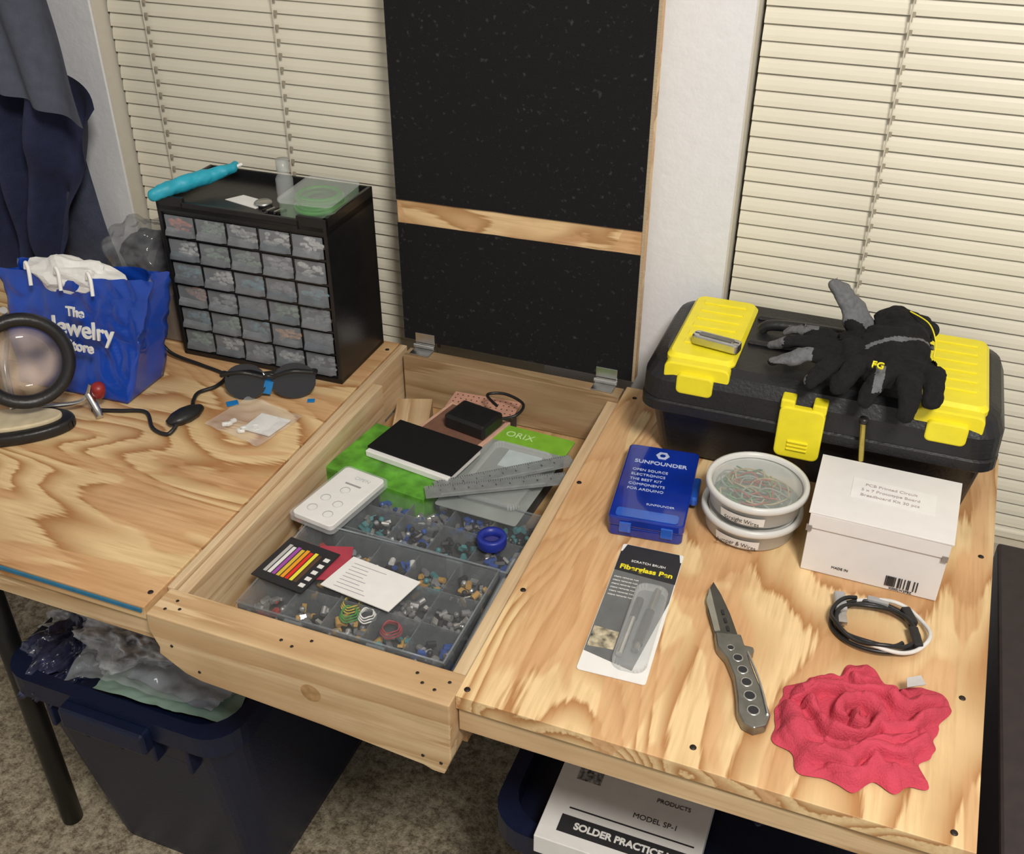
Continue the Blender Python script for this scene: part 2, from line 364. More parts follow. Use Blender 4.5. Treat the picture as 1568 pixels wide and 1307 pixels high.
prism("sheet",[(-.03,-.012),(.03,-.016),(.036,.012),(-.02,.014)],0,.0008,PAPER,g)
g=G("round_watch",(-.815,1.145,ZC),0)
lathe("case",[(0,.001),(.012,.001),(.013,.004),(.011,.006),(0,.006)],STEEL,g,n=24)
g=G("small_screw_bits",(-.80,1.12,ZC))
for i in range(5): tube("bit_%d"%i,[(i*.006,0,.003),(i*.006+.004,.014,.003)],.0022,STEEL if i%2 else BLK,g,n=1)
# ---------------------------------------------------------------- shopping bag
SB=G("shopping_bag",(-1.040,.985,ZT+.001),2)
blu=mat("bag_blue",(.006,.055,.40),.30,var=.15,scale=12,bump=.3,bscale=30,coat=.4)
bm=bmesh.new(); NW,NH=60,36; rings=[]
def bagring(t):
    wb,wt=.094,.130; w=wb+(wt-wb)*t**1.1; dp=.042*(1-t)+.020*t
    zz=.165*t; P=[]
    def P3(x,y,k):
        d=.005*noise.noise((x*22,zz*20,k))+.003*(1-abs(noise.noise((x*34+zz*20,zz*30,k+5)))*3)*min(1,t*3)
        top=(.010*noise.noise((x*14,k,2))+.008*(x/w)) *t
        return (x+.012*t+d*.6, y+d*(1 if t>.02 else 0)+.02*t, max(0,zz+top))
    for i in range(NW): P.append(P3(-w+2*w*i/NW,-dp,1))
    for i in range(10):
        s=i/10; P.append(P3(w-.022*t*(1-abs(2*s-1)),-dp+2*dp*s,2))
    for i in range(NW): P.append(P3(w-2*w*i/NW,dp,3))
    for i in range(10):
        s=i/10; P.append(P3(-w+.022*t*(1-abs(2*s-1)),dp-2*dp*s,4))
    return P
for j in range(NH+1): rings.append([bm.verts.new(p) for p in bagring(j/NH)])
n=len(rings[0])
for a,b in zip(rings,rings[1:]):
    for i in range(n): bm.faces.new((a[i],a[(i+1)%n],b[(i+1)%n],b[i]))
bm.faces.new(rings[0])
add("bag_body",bmesh_out(bm,"bag"),blu,SB,smooth=True)
for nm,s,sz,z,x in (("t1","The",.018,.132,.040),("t2","Jewelry",.034,.110,.050),("t3","Store",.020,.086,.044)):
    text("print_"+nm,s,sz,WHT,SB,(x,-.050+.235*(z-.09),z),(78,0,0),.0012,bold=.0005)
for i,x in enumerate((-.050,.0,.052)):
    tube("handle_%d"%i,[(x-.008,-.008,.168),(x-.004,-.009,.178),(x+.002,-.013,.170),(x+.006,-.020,.150)],.0026,WHT,SB,n=6)
bm=bmesh.new(); bmesh.ops.create_icosphere(bm,subdivisions=4,radius=.05)
for v in bm.verts:
    d=1+.35*noise.noise(v.co*45); v.co=Vector((v.co.x*1.5*d,v.co.y*.5*d,v.co.z*.55*d))
add("tissue_paper",bmesh_out(bm,"t"),PAPER,SB,(-.005,.018,.152))
# crumpled clear bag behind
g=G("crumpled_plastic_bag",(-1.060,1.175,ZT+.001))
bm=bmesh.new(); bmesh.ops.create_icosphere(bm,subdivisions=5,radius=.07)
for v in bm.verts:
    q=v.co.copy(); d=1+.30*noise.noise(q*25)+.22*(.4-abs(noise.noise(q*50))); v.co=Vector((q.x*.85*d,q.y*.7*d,max(-.045,q.z*.8*d)))
add("film",bmesh_out(bm,"b"),mat("grey_film",(.24,.25,.27),.12,alpha=.35,var=.5,scale=40),g,(0,0,.115),smooth=True)
bm=bmesh.new(); bmesh.ops.create_icosphere(bm,subdivisions=3,radius=.042)
for v in bm.verts: v.co*=1+.3*noise.noise(v.co*40)
add("dark_contents",bmesh_out(bm,"b"),mat("dark_stuff",(.04,.04,.05),.5,var=.5),g,(.01,0,.115))
box("cardboard_box",(-.04,-.05,0),(.075,.055,.08),mat("cardboard_grey",(.20,.16,.13),.8,var=.1),g,.002)
# ---------------------------------------------------------------- magnifier
M=G("desk_magnifier",(-1.045,.845,ZT),0)
prism("base",[(.085*math.cos(t*pi/20),.038*math.sin(t*pi/20)) for t in range(40)],.0,.016,BLK,M,.004,rot=(0,0,34),smooth=True,loc=(0,-.014,0))
prism("base_pad",[(.070*math.cos(t*pi/20),.026*math.sin(t*pi/20)) for t in range(40)],.0155,.022,mat("beige_pad",(.66,.56,.38),.6),M,.002,rot=(0,0,34),loc=(0,-.014,0))
cx=Vector((.022,.020,.096)); nrm=Vector((.95,-.80,.35)).normalized()
q=nrm.to_track_quat('Z','Y').to_euler(); rt=tuple(math.degrees(a) for a in q)
lathe("lens_ring",[(.047,-.008),(.056,-.012),(.062,-.009),(.064,0),(.062,.009),(.056,.012),(.047,.008),(.047,-.008)],BLK,M,cx,rt)
lathe("lens",[(0,.004),(.03,.0035),(.048,0),(.03,-.0035),(0,-.004)],mat("lens_glass",(.50,.40,.32),.05,alpha=.40,var=.8,scale=22,coat=1,det=1),M,cx,rt)  # tan mottling in the lens colour stands in for its reflection
tube("arm",[(-.01,.01,.02),(-.04,.04,.06),(-.04,.055,.10),(-.022,.045,.14),(-.01,.04,.155)],.005,STEEL,M)
tube("crossbar",[(-.07,.03,.158),(.0,.01,.164)],.003,STEEL,M,n=1)
lathe("joint",[(0,-.008),(.008,-.008),(.008,.008),(0,.008)],STEEL,M,(-.04,.02,.160),(60,20,0),n=16)
tube("clip_arm",[(.02,.03,.02),(.06,.06,.02),(.075,.07,.045)],.003,STEEL,M)
lathe("red_knob",[(0,0),(.008,0),(.009,.006),(.009,.022),(.006,.026),(0,.026)],mat("dark_red_knob",(.30,.02,.02),.4),M,(.078,.076,.026),(20,30,0),n=20)
tube("clip_jaw",[(.07,.066,.03),(.085,.06,.012),(.092,.055,.005)],.005,STEEL,M)
# power cable
CB=G("power_cable",(0,0,0))
zc=ZT+.0035
tube("cord_back",[(-1.0,1.075,zc+.05),(-.985,1.075,zc+.03),(-.965,1.075,zc+.008),(-.91,1.072,zc),(-.862,1.060,zc),(-.855,1.03,zc),(-.868,1.005,zc),(-.858,.98,zc+.004),(-.850,.968,zc+.006)],.0028,BLK,CB)
tube("cord_front",[(-.838,.915,zc+.006),(-.843,.900,zc),(-.870,.905,zc),(-.905,.935,zc),(-.94,.925,zc),(-.960,.918,zc),(-.975,.910,zc+.003)],.0028,BLK,CB)
sw=lathe("inline_switch",[(0,-.028),(.006,-.027),(.013,-.014),(.015,0),(.013,.014),(.006,.027),(0,.028)],BLK,CB,(-.844,.942,ZT+.009),(90,0,-18),n=24); sw.scale=(1,.62,1)
# ---------------------------------------------------------------- sunglasses
sg=G("sunglasses",(-.770,1.040,ZT+.012),24)
lens=mat("dark_lens",(.01,.01,.013),.08,coat=1)
for i,s in enumerate((-1,1)):
    pts=[(s*.034+.030*math.cos(t*pi/12),.023*math.sin(t*pi/12)-(.004 if math.sin(t*pi/12)<0 else 0)) for t in range(24)]
    prism("lens_%d"%i,pts,-.002,.002,lens,sg,.0008,loc=(0,-.004,.014),rot=(62,0,s*8),smooth=False)
    tube("temple_%d"%i,[(s*.064,-.006,.026),(s*.064,.006,.024),(s*.050,.014+.006*i,.016),(0,.018+.006*i,.012),(-s*.045,.020+.006*i,.004)],.003,BLK,sg)
    tube("rim_%d"%i,[(s*.005,-.008,.023),(s*.034,-.013,.034),(s*.062,-.006,.028)],.003,BLK,sg)
tube("bridge",[(-.008,-.008,.022),(0,-.010,.026),(.008,-.008,.022)],.003,BLK,sg)
bb=mat("bright_blue",(.01,.20,.55),.4)
box("blue_film_a",(-.060,-.026,-.011),(-.044,-.014,-.010),bb,sg,rot=(0,0,20)); box("blue_film_b",(-.010,-.008,-.004),(.002,.008,.016),bb,sg,rot=(0,20,10)); box("blue_film_c",(.052,-.022,-.011),(.062,-.014,-.010),bb,sg)
g=G("zip_bag_of_white_parts",(-.752,.968,ZT+.0005),-12)
film=mat("thin_film",(.85,.86,.88),.12,alpha=.22,var=.1)
bm=bmesh.new(); bmesh.ops.create_grid(bm,x_segments=30,y_segments=24,size=.5)
for v in bm.verts: v.co=Vector((v.co.x*.10,v.co.y*.085,.006+.004*noise.noise(v.co*6)))
add("film",bmesh_out(bm,"f"),film,g,smooth=True)
prism("white_card",[(.0,-.022),(.042,-.015),(.040,.028),(-.005,.020)],.003,.005,PAPER,g)
for i in range(9):
    x,y=random.uniform(-.04,.015),random.uniform(-.035,-.005)
    box("bead_%d"%i,(x,y,.001),(x+.008,y+.006,.006),WHT,g,.0015,rot=(0,0,random.uniform(0,90)))
# ---------------------------------------------------------------- toolbox
T=G("toolbox",(-.043,1.165,ZT+.0008),0)
tb=mat("toolbox_black",(.012,.012,.014),.42,var=.15,bump=.25,bscale=260)
def loft(nm,secs,m,par,smooth=True):
    bm=bmesh.new(); R=[]
    for (x0,y0,x1,y1,r,z) in secs: R.append([bm.verts.new((x,y,z)) for x,y in rrect(x0,y0,x1,y1,r,6)])
    k=len(R[0])
    for a,b in zip(R,R[1:]):
        for i in range(k): bm.faces.new((a[i],a[(i+1)%k],b[(i+1)%k],b[i]))
    bm.faces.new(R[0]); bm.faces.new(R[-1])
    o=add(nm,bmesh_out(bm,nm),m,par)
    for p in o.data.polygons: p.use_smooth=len(p.vertices)==4 and smooth
    return o
loft("body",[(-.178,-.055,.180,.100,.018,0),(-.185,-.062,.187,.105,.02,.004),(-.196,-.085,.197,.110,.022,.088)],tb,T,False)
loft("rim",[(-.202,-.095,.203,.112,.024,.082),(-.206,-.100,.206,.114,.026,.086),(-.206,-.100,.206,.114,.026,.098),(-.202,-.096,.202,.112,.026,.101)],tb,T,False)
loft("lid",[(-.206,-.098,.206,.113,.03,.101),(-.206,-.096,.206,.112,.034,.126),(-.198,-.088,.199,.108,.036,.142),(-.186,-.076,.187,.101,.034,.148)],tb,T,False)
box("handle_recess_rim_a",(-.095,-.01,.147),(.085,.0,.153),tb,T,.003); box("handle_recess_rim_b",(-.095,.06,.147),(.085,.07,.153),tb,T,.003)
tube("carry_handle",[(-.085,.03,.150),(-.07,.03,.160),(0,.03,.163),(.07,.03,.160),(.085,.03,.150)],.007,tb,T)
for i,(xa,xb) in enumerate(((-.181,-.098),(.106,.184))):
    loft("organizer_lid_%d"%i,[(xa,-.080,xb,.095,.012,.134),(xa,-.080,xb,.095,.012,.150),(xa+.004,-.074,xb-.004,.091,.010,.155)],YEL,T,False)
    prism("organizer_front_%d"%i,rrect(xa+.002,.122,xb-.002,.151,.008),.076,.092,YEL,T,.002,rot=(90,0,0))
    prism("organizer_tongue_%d"%i,rrect((xa+xb)/2-.022,.114,(xa+xb)/2+.022,.140,.006),.084,.099,YEL,T,.002,rot=(90,0,0))
    for j in range(6):
        y=-.045+j*.023; box("rib_%d_%d"%(i,j),(xa+.014,y,.1545),(xb-.014,y+.011,.1565),YEL,T,.0008)
def lat(nm,x):
    prism(nm,rrect(x-.026,.062,x+.026,.130,.008),.100,.110,YEL,T,.002,rot=(90,0,0))
    box(nm+"_top_a",(x-.026,-.108,.125),(x-.010,-.088,.138),YEL,T,.002); box(nm+"_top_b",(x+.010,-.108,.125),(x+.026,-.088,.138),YEL,T,.002)
    for j in range(3): box(nm+"_rib_%d"%j,(x-.012,-.1125,.074+j*.005),(x+.012,-.109,.0765+j*.005),YEL,T,.0008)
lat("latch",-.010)
g=G("folding_multitool",(-.170,1.118,.8985),-10)
prism("handle",rrect(-.030,-.009,.030,.009,.006),.0,.012,STEEL,g,.002)
prism("inlay",rrect(-.022,-.004,.022,.004,.003),.012,.0128,DSTEEL,g)
box("slot",(-.028,-.0005,.012),(.028,.0005,.0125),INK,g)
# gloves
gb=mat("glove_black",(.008,.008,.009),.9,var=.3,scale=200,bump=.6,bscale=300,spec=.3)
gg=mat("glove_grey",(.13,.135,.145),.85,var=.15,scale=200,bump=.6,bscale=300)
def glove(nm,chains,palm,greyf,loc,flat=.6):
    g=G(nm,loc); bm=bmesh.new()
    for P,R in palm: limb(bm,P,R,.42,16)
    for P,R in chains: limb(bm,P,R,flat)
    o=remeshed("shell",bm,.0020,gb,g,.005,50,2)
    o.data.materials.append(gg)
    for p in o.data.polygons: p.material_index=1 if greyf(p.center) else 0
    return g
def greyA(c):
    if c.z>.036 and c.x<.012 and c.y>.03: return True
    if c.x<-.042 and (c.y>.018 or c.y<-.018): return c.z>.009
    if c.x<-.078: return True
    return abs(c.y-.043-.05*c.x)<.006 and c.z>.014
A=glove("work_glove",[([(-.02,.008,.016),(-.05,.0,.022),(-.075,.002,.018),(-.090,.006,.010)],[.012,.012,.011,.009]),
  ([(-.02,-.012,.016),(-.045,-.026,.020),(-.068,-.032,.014),(-.082,-.032,.008)],[.012,.012,.011,.009]),
  ([(-.01,-.024,.016),(-.022,-.045,.020),(-.030,-.060,.014),(-.036,-.070,.008)],[.012,.012,.011,.009]),
  ([(-.02,.022,.018),(-.045,.024,.024),(-.065,.034,.020),(-.078,.040,.012)],[.012,.012,.011,.009]),
  ([(.012,.036,.022),(-.002,.046,.040),(-.016,.055,.056),(-.034,.062,.072)],[.019,.020,.018,.010])],
  [([(-.015,.0,.018),(.02,.005,.024),(.055,.012,.020)],[.034,.040,.034]),([(.02,.055,.02),(.06,.060,.022)],[.022,.018])],greyA,(-.014,1.124,.899))
def greyB(c): return (c.y<-.035 and c.z>.016 and abs(c.x+.012)<.005) or (abs(c.y-.01-.4*c.x)<.004 and c.z>.02)
Bv=glove("work_glove.001",[([(-.005,-.02,.022),(-.010,-.045,.024),(-.018,-.064,.016),(-.022,-.075,.006)],[.013,.013,.012,.010]),
  ([(.018,-.02,.022),(.020,-.050,.024),(.022,-.072,.014),(.022,-.082,.004)],[.013,.013,.012,.010]),
  ([(-.025,-.01,.022),(-.038,-.035,.024),(-.048,-.052,.016),(-.052,-.062,.008)],[.013,.013,.012,.010]),
  ([(.035,.0,.022),(.043,-.025,.024),(.046,-.048,.016),(.046,-.060,.010)],[.012,.012,.011,.010]),
  ([(-.01,.05,.03),(-.02,.062,.042),(-.005,.072,.046),(.012,.076,.042)],[.013,.013,.013,.011])],
  [([(.0,-.015,.022),(.0,.02,.030),(.004,.045,.032)],[.038,.040,.034]),([(.0,.045,.03),(.012,.072,.030)],[.032,.032])],greyB,(.032,1.112,.902))
text("logo","FG",.011,YEL,Bv,(-.016,-.056,.041),(30,0,-6),.0012,bold=.0002)
tube("piping",[(.008,.070,.052),(.030,.050,.050),(.040,.02,.043),(.040,-.01,.038)],.0008,YEL,Bv)
g=G("brass_pen",(.020,1.052,.8215))
tube("barrel",[(0,0,0),(-.006,.003,.048)],.0036,mat("brass",(.55,.45,.12),.25,1),g,n=1)
lathe("cap_end",[(0,0),(.005,0),(.005,.006),(0,.006)],BLK,g,(-.006,.003,.048),n=12)
# ---------------------------------------------------------------- blue plastic case
bcg=G("blue_electronics_case",(-.203,.996,ZT+.0008),6)
bt=mat("translucent_blue",(.004,.025,.28),.15,var=.25,scale=18,coat=.6)
bt2=mat("translucent_blue_light",(.02,.10,.50),.15,var=.25,scale=18,coat=.6)
prism("tray",rrect(-.043,-.076,.043,.076,.006),.0,.014,bt,bcg,.0015)
prism("lid",rrect(-.044,-.077,.044,.077,.006),.0145,.027,bt,bcg,.002)
prism("window_edge",rrect(-.036,-.074,.036,-.058,.004),.027,.0278,bt2,bcg)
for i,x in enumerate((-.030,.018)): box("clasp_%d"%i,(x,-.0795,.008),(x+.014,-.0765,.022),bt2,bcg,.001)
box("side_handle",(.043,-.01,.008),(.052,.035,.02),bt2,bcg,.003)
lgt=mat("print_white_blue",(.50,.58,.82),.5)
text("brand","SUNFOUNDER",.0098,lgt,bcg,(0,.040,.0275),bold=.0002)
lathe("logo",[(.004,0),(.0085,0),(.0085,.0004),(.004,.0004)],lgt,bcg,(0,.058,.0275),n=6,smooth=False)
for i,s in enumerate(("OPEN SOURCE","ELECTRONICS","THE BEST KIT","COMPONENTS","FOR ARDUINO")):
    text("copy_%d"%i,s,.0065,lgt,bcg,(-.032,.022-i*.010,.0275),align='LEFT')
text("foot","SUNFOUNDER",.005,lgt,bcg,(.012,-.045,.0275))
# ---------------------------------------------------------------- deli containers
tubm=mat("frosted_tub",(.72,.73,.72),.3,alpha=.75,var=.04); rimm=mat("frosted_rim",(.74,.74,.73),.3,var=.02,alpha=.85)
lidp=mat("container_lid_clear",(.55,.60,.60),.2,alpha=.30,var=.05)
for k in range(2):
    z=ZT+.0008+k*.034
    g=G("round_wire_container" if k==0 else "round_wire_container.001",(-.087+.002*k,.992-.001*k,z))
    lathe("tub",[(0,0),(.048,0),(.051,.003),(.054,.027),(.056,.028)],tubm,g,n=56)
    lathe("lid_panel",[(0,.0275),(.050,.0275)],lidp if k else tubm,g,n=56)
    lathe("lid_rim",[(.0515,.0275),(.0525,.0315),(.055,.0330),(.0580,.032),(.0585,.026),(.0560,.0235)],rimm,g,n=56)
    bm=bmesh.new(); a0=math.radians(-125); a1=math.radians(-70); vs=[]
    for i in range(13):
        a=a0+(a1-a0)*i/12; rA,rB=.0535,.0555
        vs.append((bm.verts.new((rA*math.cos(a),rA*math.sin(a),.006)),bm.verts.new((rB*math.cos(a),rB*math.sin(a),.018))))
    for a,b in zip(vs,vs[1:]): bm.faces.new((a[0],b[0],b[1],a[1]))
    add("label",bmesh_out(bm,"l"),PAPER,g,smooth=True)
    text("label_text",("Jumper & Wires","Straight Wires")[k],.0068,INK,g,(-.006,-.0562,.0125),(82,0,-6),.0002)
    if k==1:
        wc=[mat("wire_green",(.12,.25,.12),.5),mat("wire_tan",(.45,.36,.2),.5),mat("wire_grey",(.3,.32,.3),.5),mat("wire_red",(.4,.08,.06),.5)]
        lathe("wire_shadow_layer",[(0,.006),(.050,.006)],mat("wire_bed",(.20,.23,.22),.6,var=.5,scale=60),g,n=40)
        for i in range(22):
            cx,cy=random.uniform(-.02,.02),random.uniform(-.02,.02); rx=random.uniform(.014,.028); ry=random.uniform(.012,.026)
            tube("wire_%d"%i,[(cx+rx*math.cos(a*pi/5+i),cy+ry*math.sin(a*pi/5+i),.014+.010*random.random()) for a in range(9)],.0010,wc[i%4],g,n=4,res=2)
# ---------------------------------------------------------------- white box
wb=G("white_cardboard_box",(.052,.990,ZT+.0008),-1)
wc_=mat("white_card",(.76,.74,.74),.65,var=.02)
box("carton",(-.071,-.056,0),(.072,.056,.078),wc_,wb,.0008)
prism("lid_flap",[(-.073,-.058),(.074,-.059),(.077,.058),(-.075,.058)],.0785,.0805,wc_,wb,.0004)
box("front_flap",(-.071,-.0583,.060),(.072,-.0566,.0783),wc_,wb,.0004)
for x in (-.070,.069): box("notch_%g"%x,(x-.003,-.0595,.056),(x+.003,-.0565,.063),mat("shadow_card",(.25,.22,.2),.8),wb)
prism("label",[(-.036,-.012),(.052,-.016),(.052,.022),(-.036,.024)],.0806,.0811,PAPER,wb)
for i,s in enumerate(("PCB Printed Circuit","5 x 7 Prototype Board","Breadboard Kit 30 pcs")): text("l_%d"%i,s,.0068,mat("pink_ink",(.45,.38,.4),.6),wb,(.005,.013-i*.010,.0814))
for i in range(22):
    x=.018+i*.0016
    if random.random()<.75: box("bar_%d"%i,(x,-.0572,.006),(x+random.choice((.0006,.001,.0012)),-.0562,.019),INK,wb)
text("code","X000LW3PBZ",.004,INK,wb,(.035,-.0566,.003),(90,0,0)); text("made","MADE IN",.0045,INK,wb,(-.03,-.0566,.012),(90,0,0))
# ---------------------------------------------------------------- fiberglass pen pack
pk=G("scratch_pen_blister_pack",(-.175,.804,ZT+.0006),2.8)
prism("card",rrect(-.035,-.102,.035,.102,.003),0,.0008,PAPER,pk)
prism("grey_print",[(-.0345,-.075),(.018,-.088),(.034,.02),(.034,.075),(-.0345,.08)],.0008,.0011,mat("grey_print",(.14,.145,.15),.5,var=.1),pk)
prism("dark_print",[(-.0345,.055),(.0345,.05),(.0345,.088),(-.0345,.088)],.0011,.0014,INK,pk)
text("title","Fiberglass Pen",.0105,YEL,pk,(-.0,.062,.0016),(0,0,0),bold=.0003); text("sub","SCRATCH BRUSH",.005,PAPER,pk,(-.0,.074,.0016))
for i in range(6): text("fine_%d"%i,"cleans removes rust",.0034,PAPER,pk,(-.032,.044-i*.006,.0014),align='LEFT')
prism("inset_photo",[(-.033,-.068),(-.006,-.066),(-.006,-.040),(-.033,-.038)],.0012,.0015,mat("photo_print",(.15,.13,.10),.5,var=.9,scale=90,c2=(.8,.7,.5)),pk)
prism("hang_card",[(-.033,.088),(.033,.088),(.030,.101),(-.030,.101)],.0011,.0014,INK,pk)
prism("blister",rrect(-.004,-.092,.032,.035,.012),.001,.011,CLEAR,pk,.003)
tube("pen_a",[(.020,.03,.006),(.016,-.065,.006)],.0036,DSTEEL,pk,n=1); tube("pen_a_grip",[(.0185,-.005,.006),(.0165,-.055,.006)],.005,BLK,pk,n=1)
tube("pen_b",[(.004,-.005,.006),(.002,-.075,.006)],.0036,STEEL,pk,n=1); tube("pen_b_grip",[(.0045,.01,.006),(.004,-.02,.006)],.0042,BLK,pk,n=1)
# ---------------------------------------------------------------- knife
kn=G("folding_knife",(-.106,.869,ZT+.004),-66)
prism("blade",[(0,.002),(.02,-.009),(.045,-.0135),(.085,-.0135),(.09,.010),(.05,.009),(.02,.006)],.001,.004,mat("knife_blade",(.13,.13,.125),.3,.9,var=.1),kn,.0008)
prism("blade_bevel",[(.01,-.004),(.03,-.012),(.075,-.0130),(.075,-.007),(.03,-.005)],.004,.0046,mat("blade_edge",(.50,.50,.48),.25,1),kn)
for i in range(3): prism("blade_slot_%d"%i,rrect(.045+i*.012,.000,.052+i*.012,.003,.001),.0042,.0049,INK,kn)
H=[(.080,-.014),(.10,-.016),(.115,-.010),(.14,-.008),(.165,-.011),(.185,-.015),(.198,-.013),(.205,-.004),(.202,.008),(.190,.015),(.165,.015),(.14,.013),(.115,.012),(.108,.020),(.103,.020),(.100,.012),(.085,.012)]
prism("handle",[(a,b) for a,b in H],-.003,.008,DSTEEL,kn,.0015)
holes=[(.103,-.003,.0038),(.117,.001,.0052),(.133,.002,.0055),(.149,.002,.0058),(.166,.001,.0062),(.184,.000,.0062)]
for i,(x,y,r) in enumerate(holes):
    lathe("hole_%d"%i,[(0,.0083),(r*.80,.0083)],INK,kn,(x,y,0),n=20)
    lathe("hole_rim_%d"%i,[(r*.80,.0083),(r*.95,.0087),(r*1.05,.0080)],STEEL,kn,(x,y,0),n=20)
tube("clip",[(.110,.0125,.008),(.15,.0145,.009),(.19,.012,.009)],.0012,STEEL,kn,n=3)
# ---------------------------------------------------------------- usb cable
us=G("usb_cable",(.072,.863,ZT+.003))
wm=mat("white_cable",(.66,.64,.62),.4)
def coil(nm,r0,r1,a0,a1,m,rad,sx=1,dz=0,c=(0,0)):
    N=20; tube(nm,[(c[0]+(r0+(r1-r0)*i/N)*sx*math.cos(math.radians(a0+(a1-a0)*i/N)),c[1]+(r0+(r1-r0)*i/N)*.86*math.sin(math.radians(a0+(a1-a0)*i/N)),dz+.002*math.sin(i*.9)+.002) for i in range(N+1)],rad,m,us,n=4)
coil("black_loops",.045,.037,-300,230,BLK,.0022,1.05,.001,(-.005,-.001))
coil("black_loop_b",.038,.031,20,330,BLK,.0022,1.1,.006,(-.008,-.004))
coil("black_loop_c",.041,.040,120,330,BLK,.0022,1.08,.008,(-.007,.000))
coil("white_loop",.043,.044,-120,130,wm,.0022,1.05,.005,(.001,.002))
gp=mat("grey_plug",(.35,.35,.36),.4)
box("usb_plug",(-.050,.008,.002),(-.038,.036,.010),gp,us,.002,rot=(0,0,12))
box("usb_plug_metal",(-.044,-.010,.003),(-.035,.006,.008),STEEL,us,.0005,rot=(0,0,12))
box("micro_plug",(.020,.012,.003),(.030,.036,.011),BLK,us,.002,rot=(0,0,25)); box("micro_plug_b",(.028,-.020,.003),(.038,.008,.011),BLK,us,.002,rot=(0,0,15))
box("grey_cable_end",(-.018,.034,.003),(.004,.041,.009),gp,us,.001)
# ---------------------------------------------------------------- red rag
rg=G("red_rag",(.064,.730,ZT+.0008))
ragm=mat("red_cloth",(.56,.065,.105),.95,var=.12,scale=40,bump=.7,bscale=500,spec=.2)
prof={0:.066,18:.072,32:.094,42:.098,52:.086,62:.066,72:.060,88:.080,100:.076,115:.060,130:.064,145:.066,165:.074,180:.074,200:.080,215:.088,228:.082,240:.088,255:.078,270:.082,285:.066,297:.078,310:.074,320:.082,332:.062,345:.066}
ks=sorted(prof)
def Rt(a):
    a=a%360
    for i,k in enumerate(ks):
        k2=ks[(i+1)%len(ks)]+(360 if i==len(ks)-1 else 0)
        if k<=a<k2:
            f=(a-k)/(k2-k); f=f*f*(3-2*f); return prof[k]*(1-f)+prof[ks[(i+1)%len(ks)]]*f
    return .07
ridges=[([(-.062,.012),(-.030,.034),(.010,.036),(.035,.030),(.068,.052)],.008,.014),
 ([(-.068,-.010),(-.045,-.045),(-.010,-.054),(.030,-.030),(.058,-.002)],.008,.015),
 ([(-.048,.000),(-.030,-.024),(.000,-.026),(.020,-.004),(.006,.018),(-.018,.014),(-.020,-.004)],.006,.016),
 ([(-.010,-.074),(.025,-.058),(.060,-.048)],.007,.010),
 ([(-.040,.048),(-.010,.062),(.012,.074)],.006,.009),
 ([(.022,-.012),(.045,.012),(.078,.040)],.006,.013),
 ([(-.040,-.068),(-.064,-.035)],.006,.009),([(-.012,.050),(.014,.052),(.034,.062)],.005,.010),
 ([(.012,-.042),(.045,-.064)],.005,.010),([(.045,-.015),(.068,-.012)],.006,.010),([(-.064,.002),(-.040,.020),(-.010,.026)],.005,.013),
 ([(-.055,-.028),(-.030,-.040),(.005,-.040),(.030,-.016),(.045,.000)],.005,.012),([(.030,.045),(.050,.040),(.080,.056)],.004,.009),
 ([(-.020,-.066),(.010,-.064)],.005,.009),([(-.006,.004),(-.010,-.010),(.004,-.012)],.005,.014)]
RP=[(catmull([(a,b,0) for a,b in P],7),w,h) for P,w,h in ridges]
def segd(px,py,a,b):
    dx,dy=b.x-a.x,b.y-a.y; l=dx*dx+dy*dy
    t=0 if l==0 else max(0,min(1,((px-a.x)*dx+(py-a.y)*dy)/l))
    return math.hypot(px-a.x-t*dx,py-a.y-t*dy)
bm=bmesh.new(); NR,NA=80,280; rings=[]
for i in range(1,NR+1):
    s=i/NR; ring=[]
    for j in range(NA):
        a=360*j/NA; ca,sa=math.cos(math.radians(a)),math.sin(math.radians(a)); r=Rt(a)*s*(1+.07*noise.noise((ca*5,sa*5,7)))
        x=r*ca; y=r*sa
        qx=x+.010*noise.noise((x*34,y*34,3)); qy=y+.010*noise.noise((x*34,y*34,9))
        h=0
        for P,w,hh in RP:
            d=min(segd(qx,qy,P[k],P[k+1]) for k in range(len(P)-1))
            if d<w: h=max(h,hh*math.sqrt(1-(d/w)**2))
        cr=1-min(1,abs(noise.noise((qx*42,qy*42,5)))*4)
        env=(1-s**10)
        h=.001+env*(.003+.003*(1-s)+h*(.9+.35*noise.noise((x*50,y*50,6)))+.0035*cr*cr)
        ring.append(bm.verts.new((x,y,max(.0006,h))))
    rings.append(ring)
for a,b in zip(rings,rings[1:]):
    for j in range(NA): bm.faces.new((a[j],a[(j+1)%NA],b[(j+1)%NA],b[j]))
cv=bm.verts.new((0,0,rings[0][0].co.z))
for j in range(NA): bm.faces.new((cv,rings[0][j],rings[0][(j+1)%NA]))
bmesh.ops.smooth_vert(bm,verts=bm.verts,factor=.4,use_axis_x=True,use_axis_y=True,use_axis_z=True)
add("cloth",bmesh_out(bm,"rag"),ragm,rg,smooth=True)
prism("washed_tag",[(0,0),(.018,.002),(.016,.012),(.002,.010)],.0,.001,mat("grey_tag",(.50,.47,.47),.7),rg,loc=(.036,.044,.019),rot=(12,-5,20))
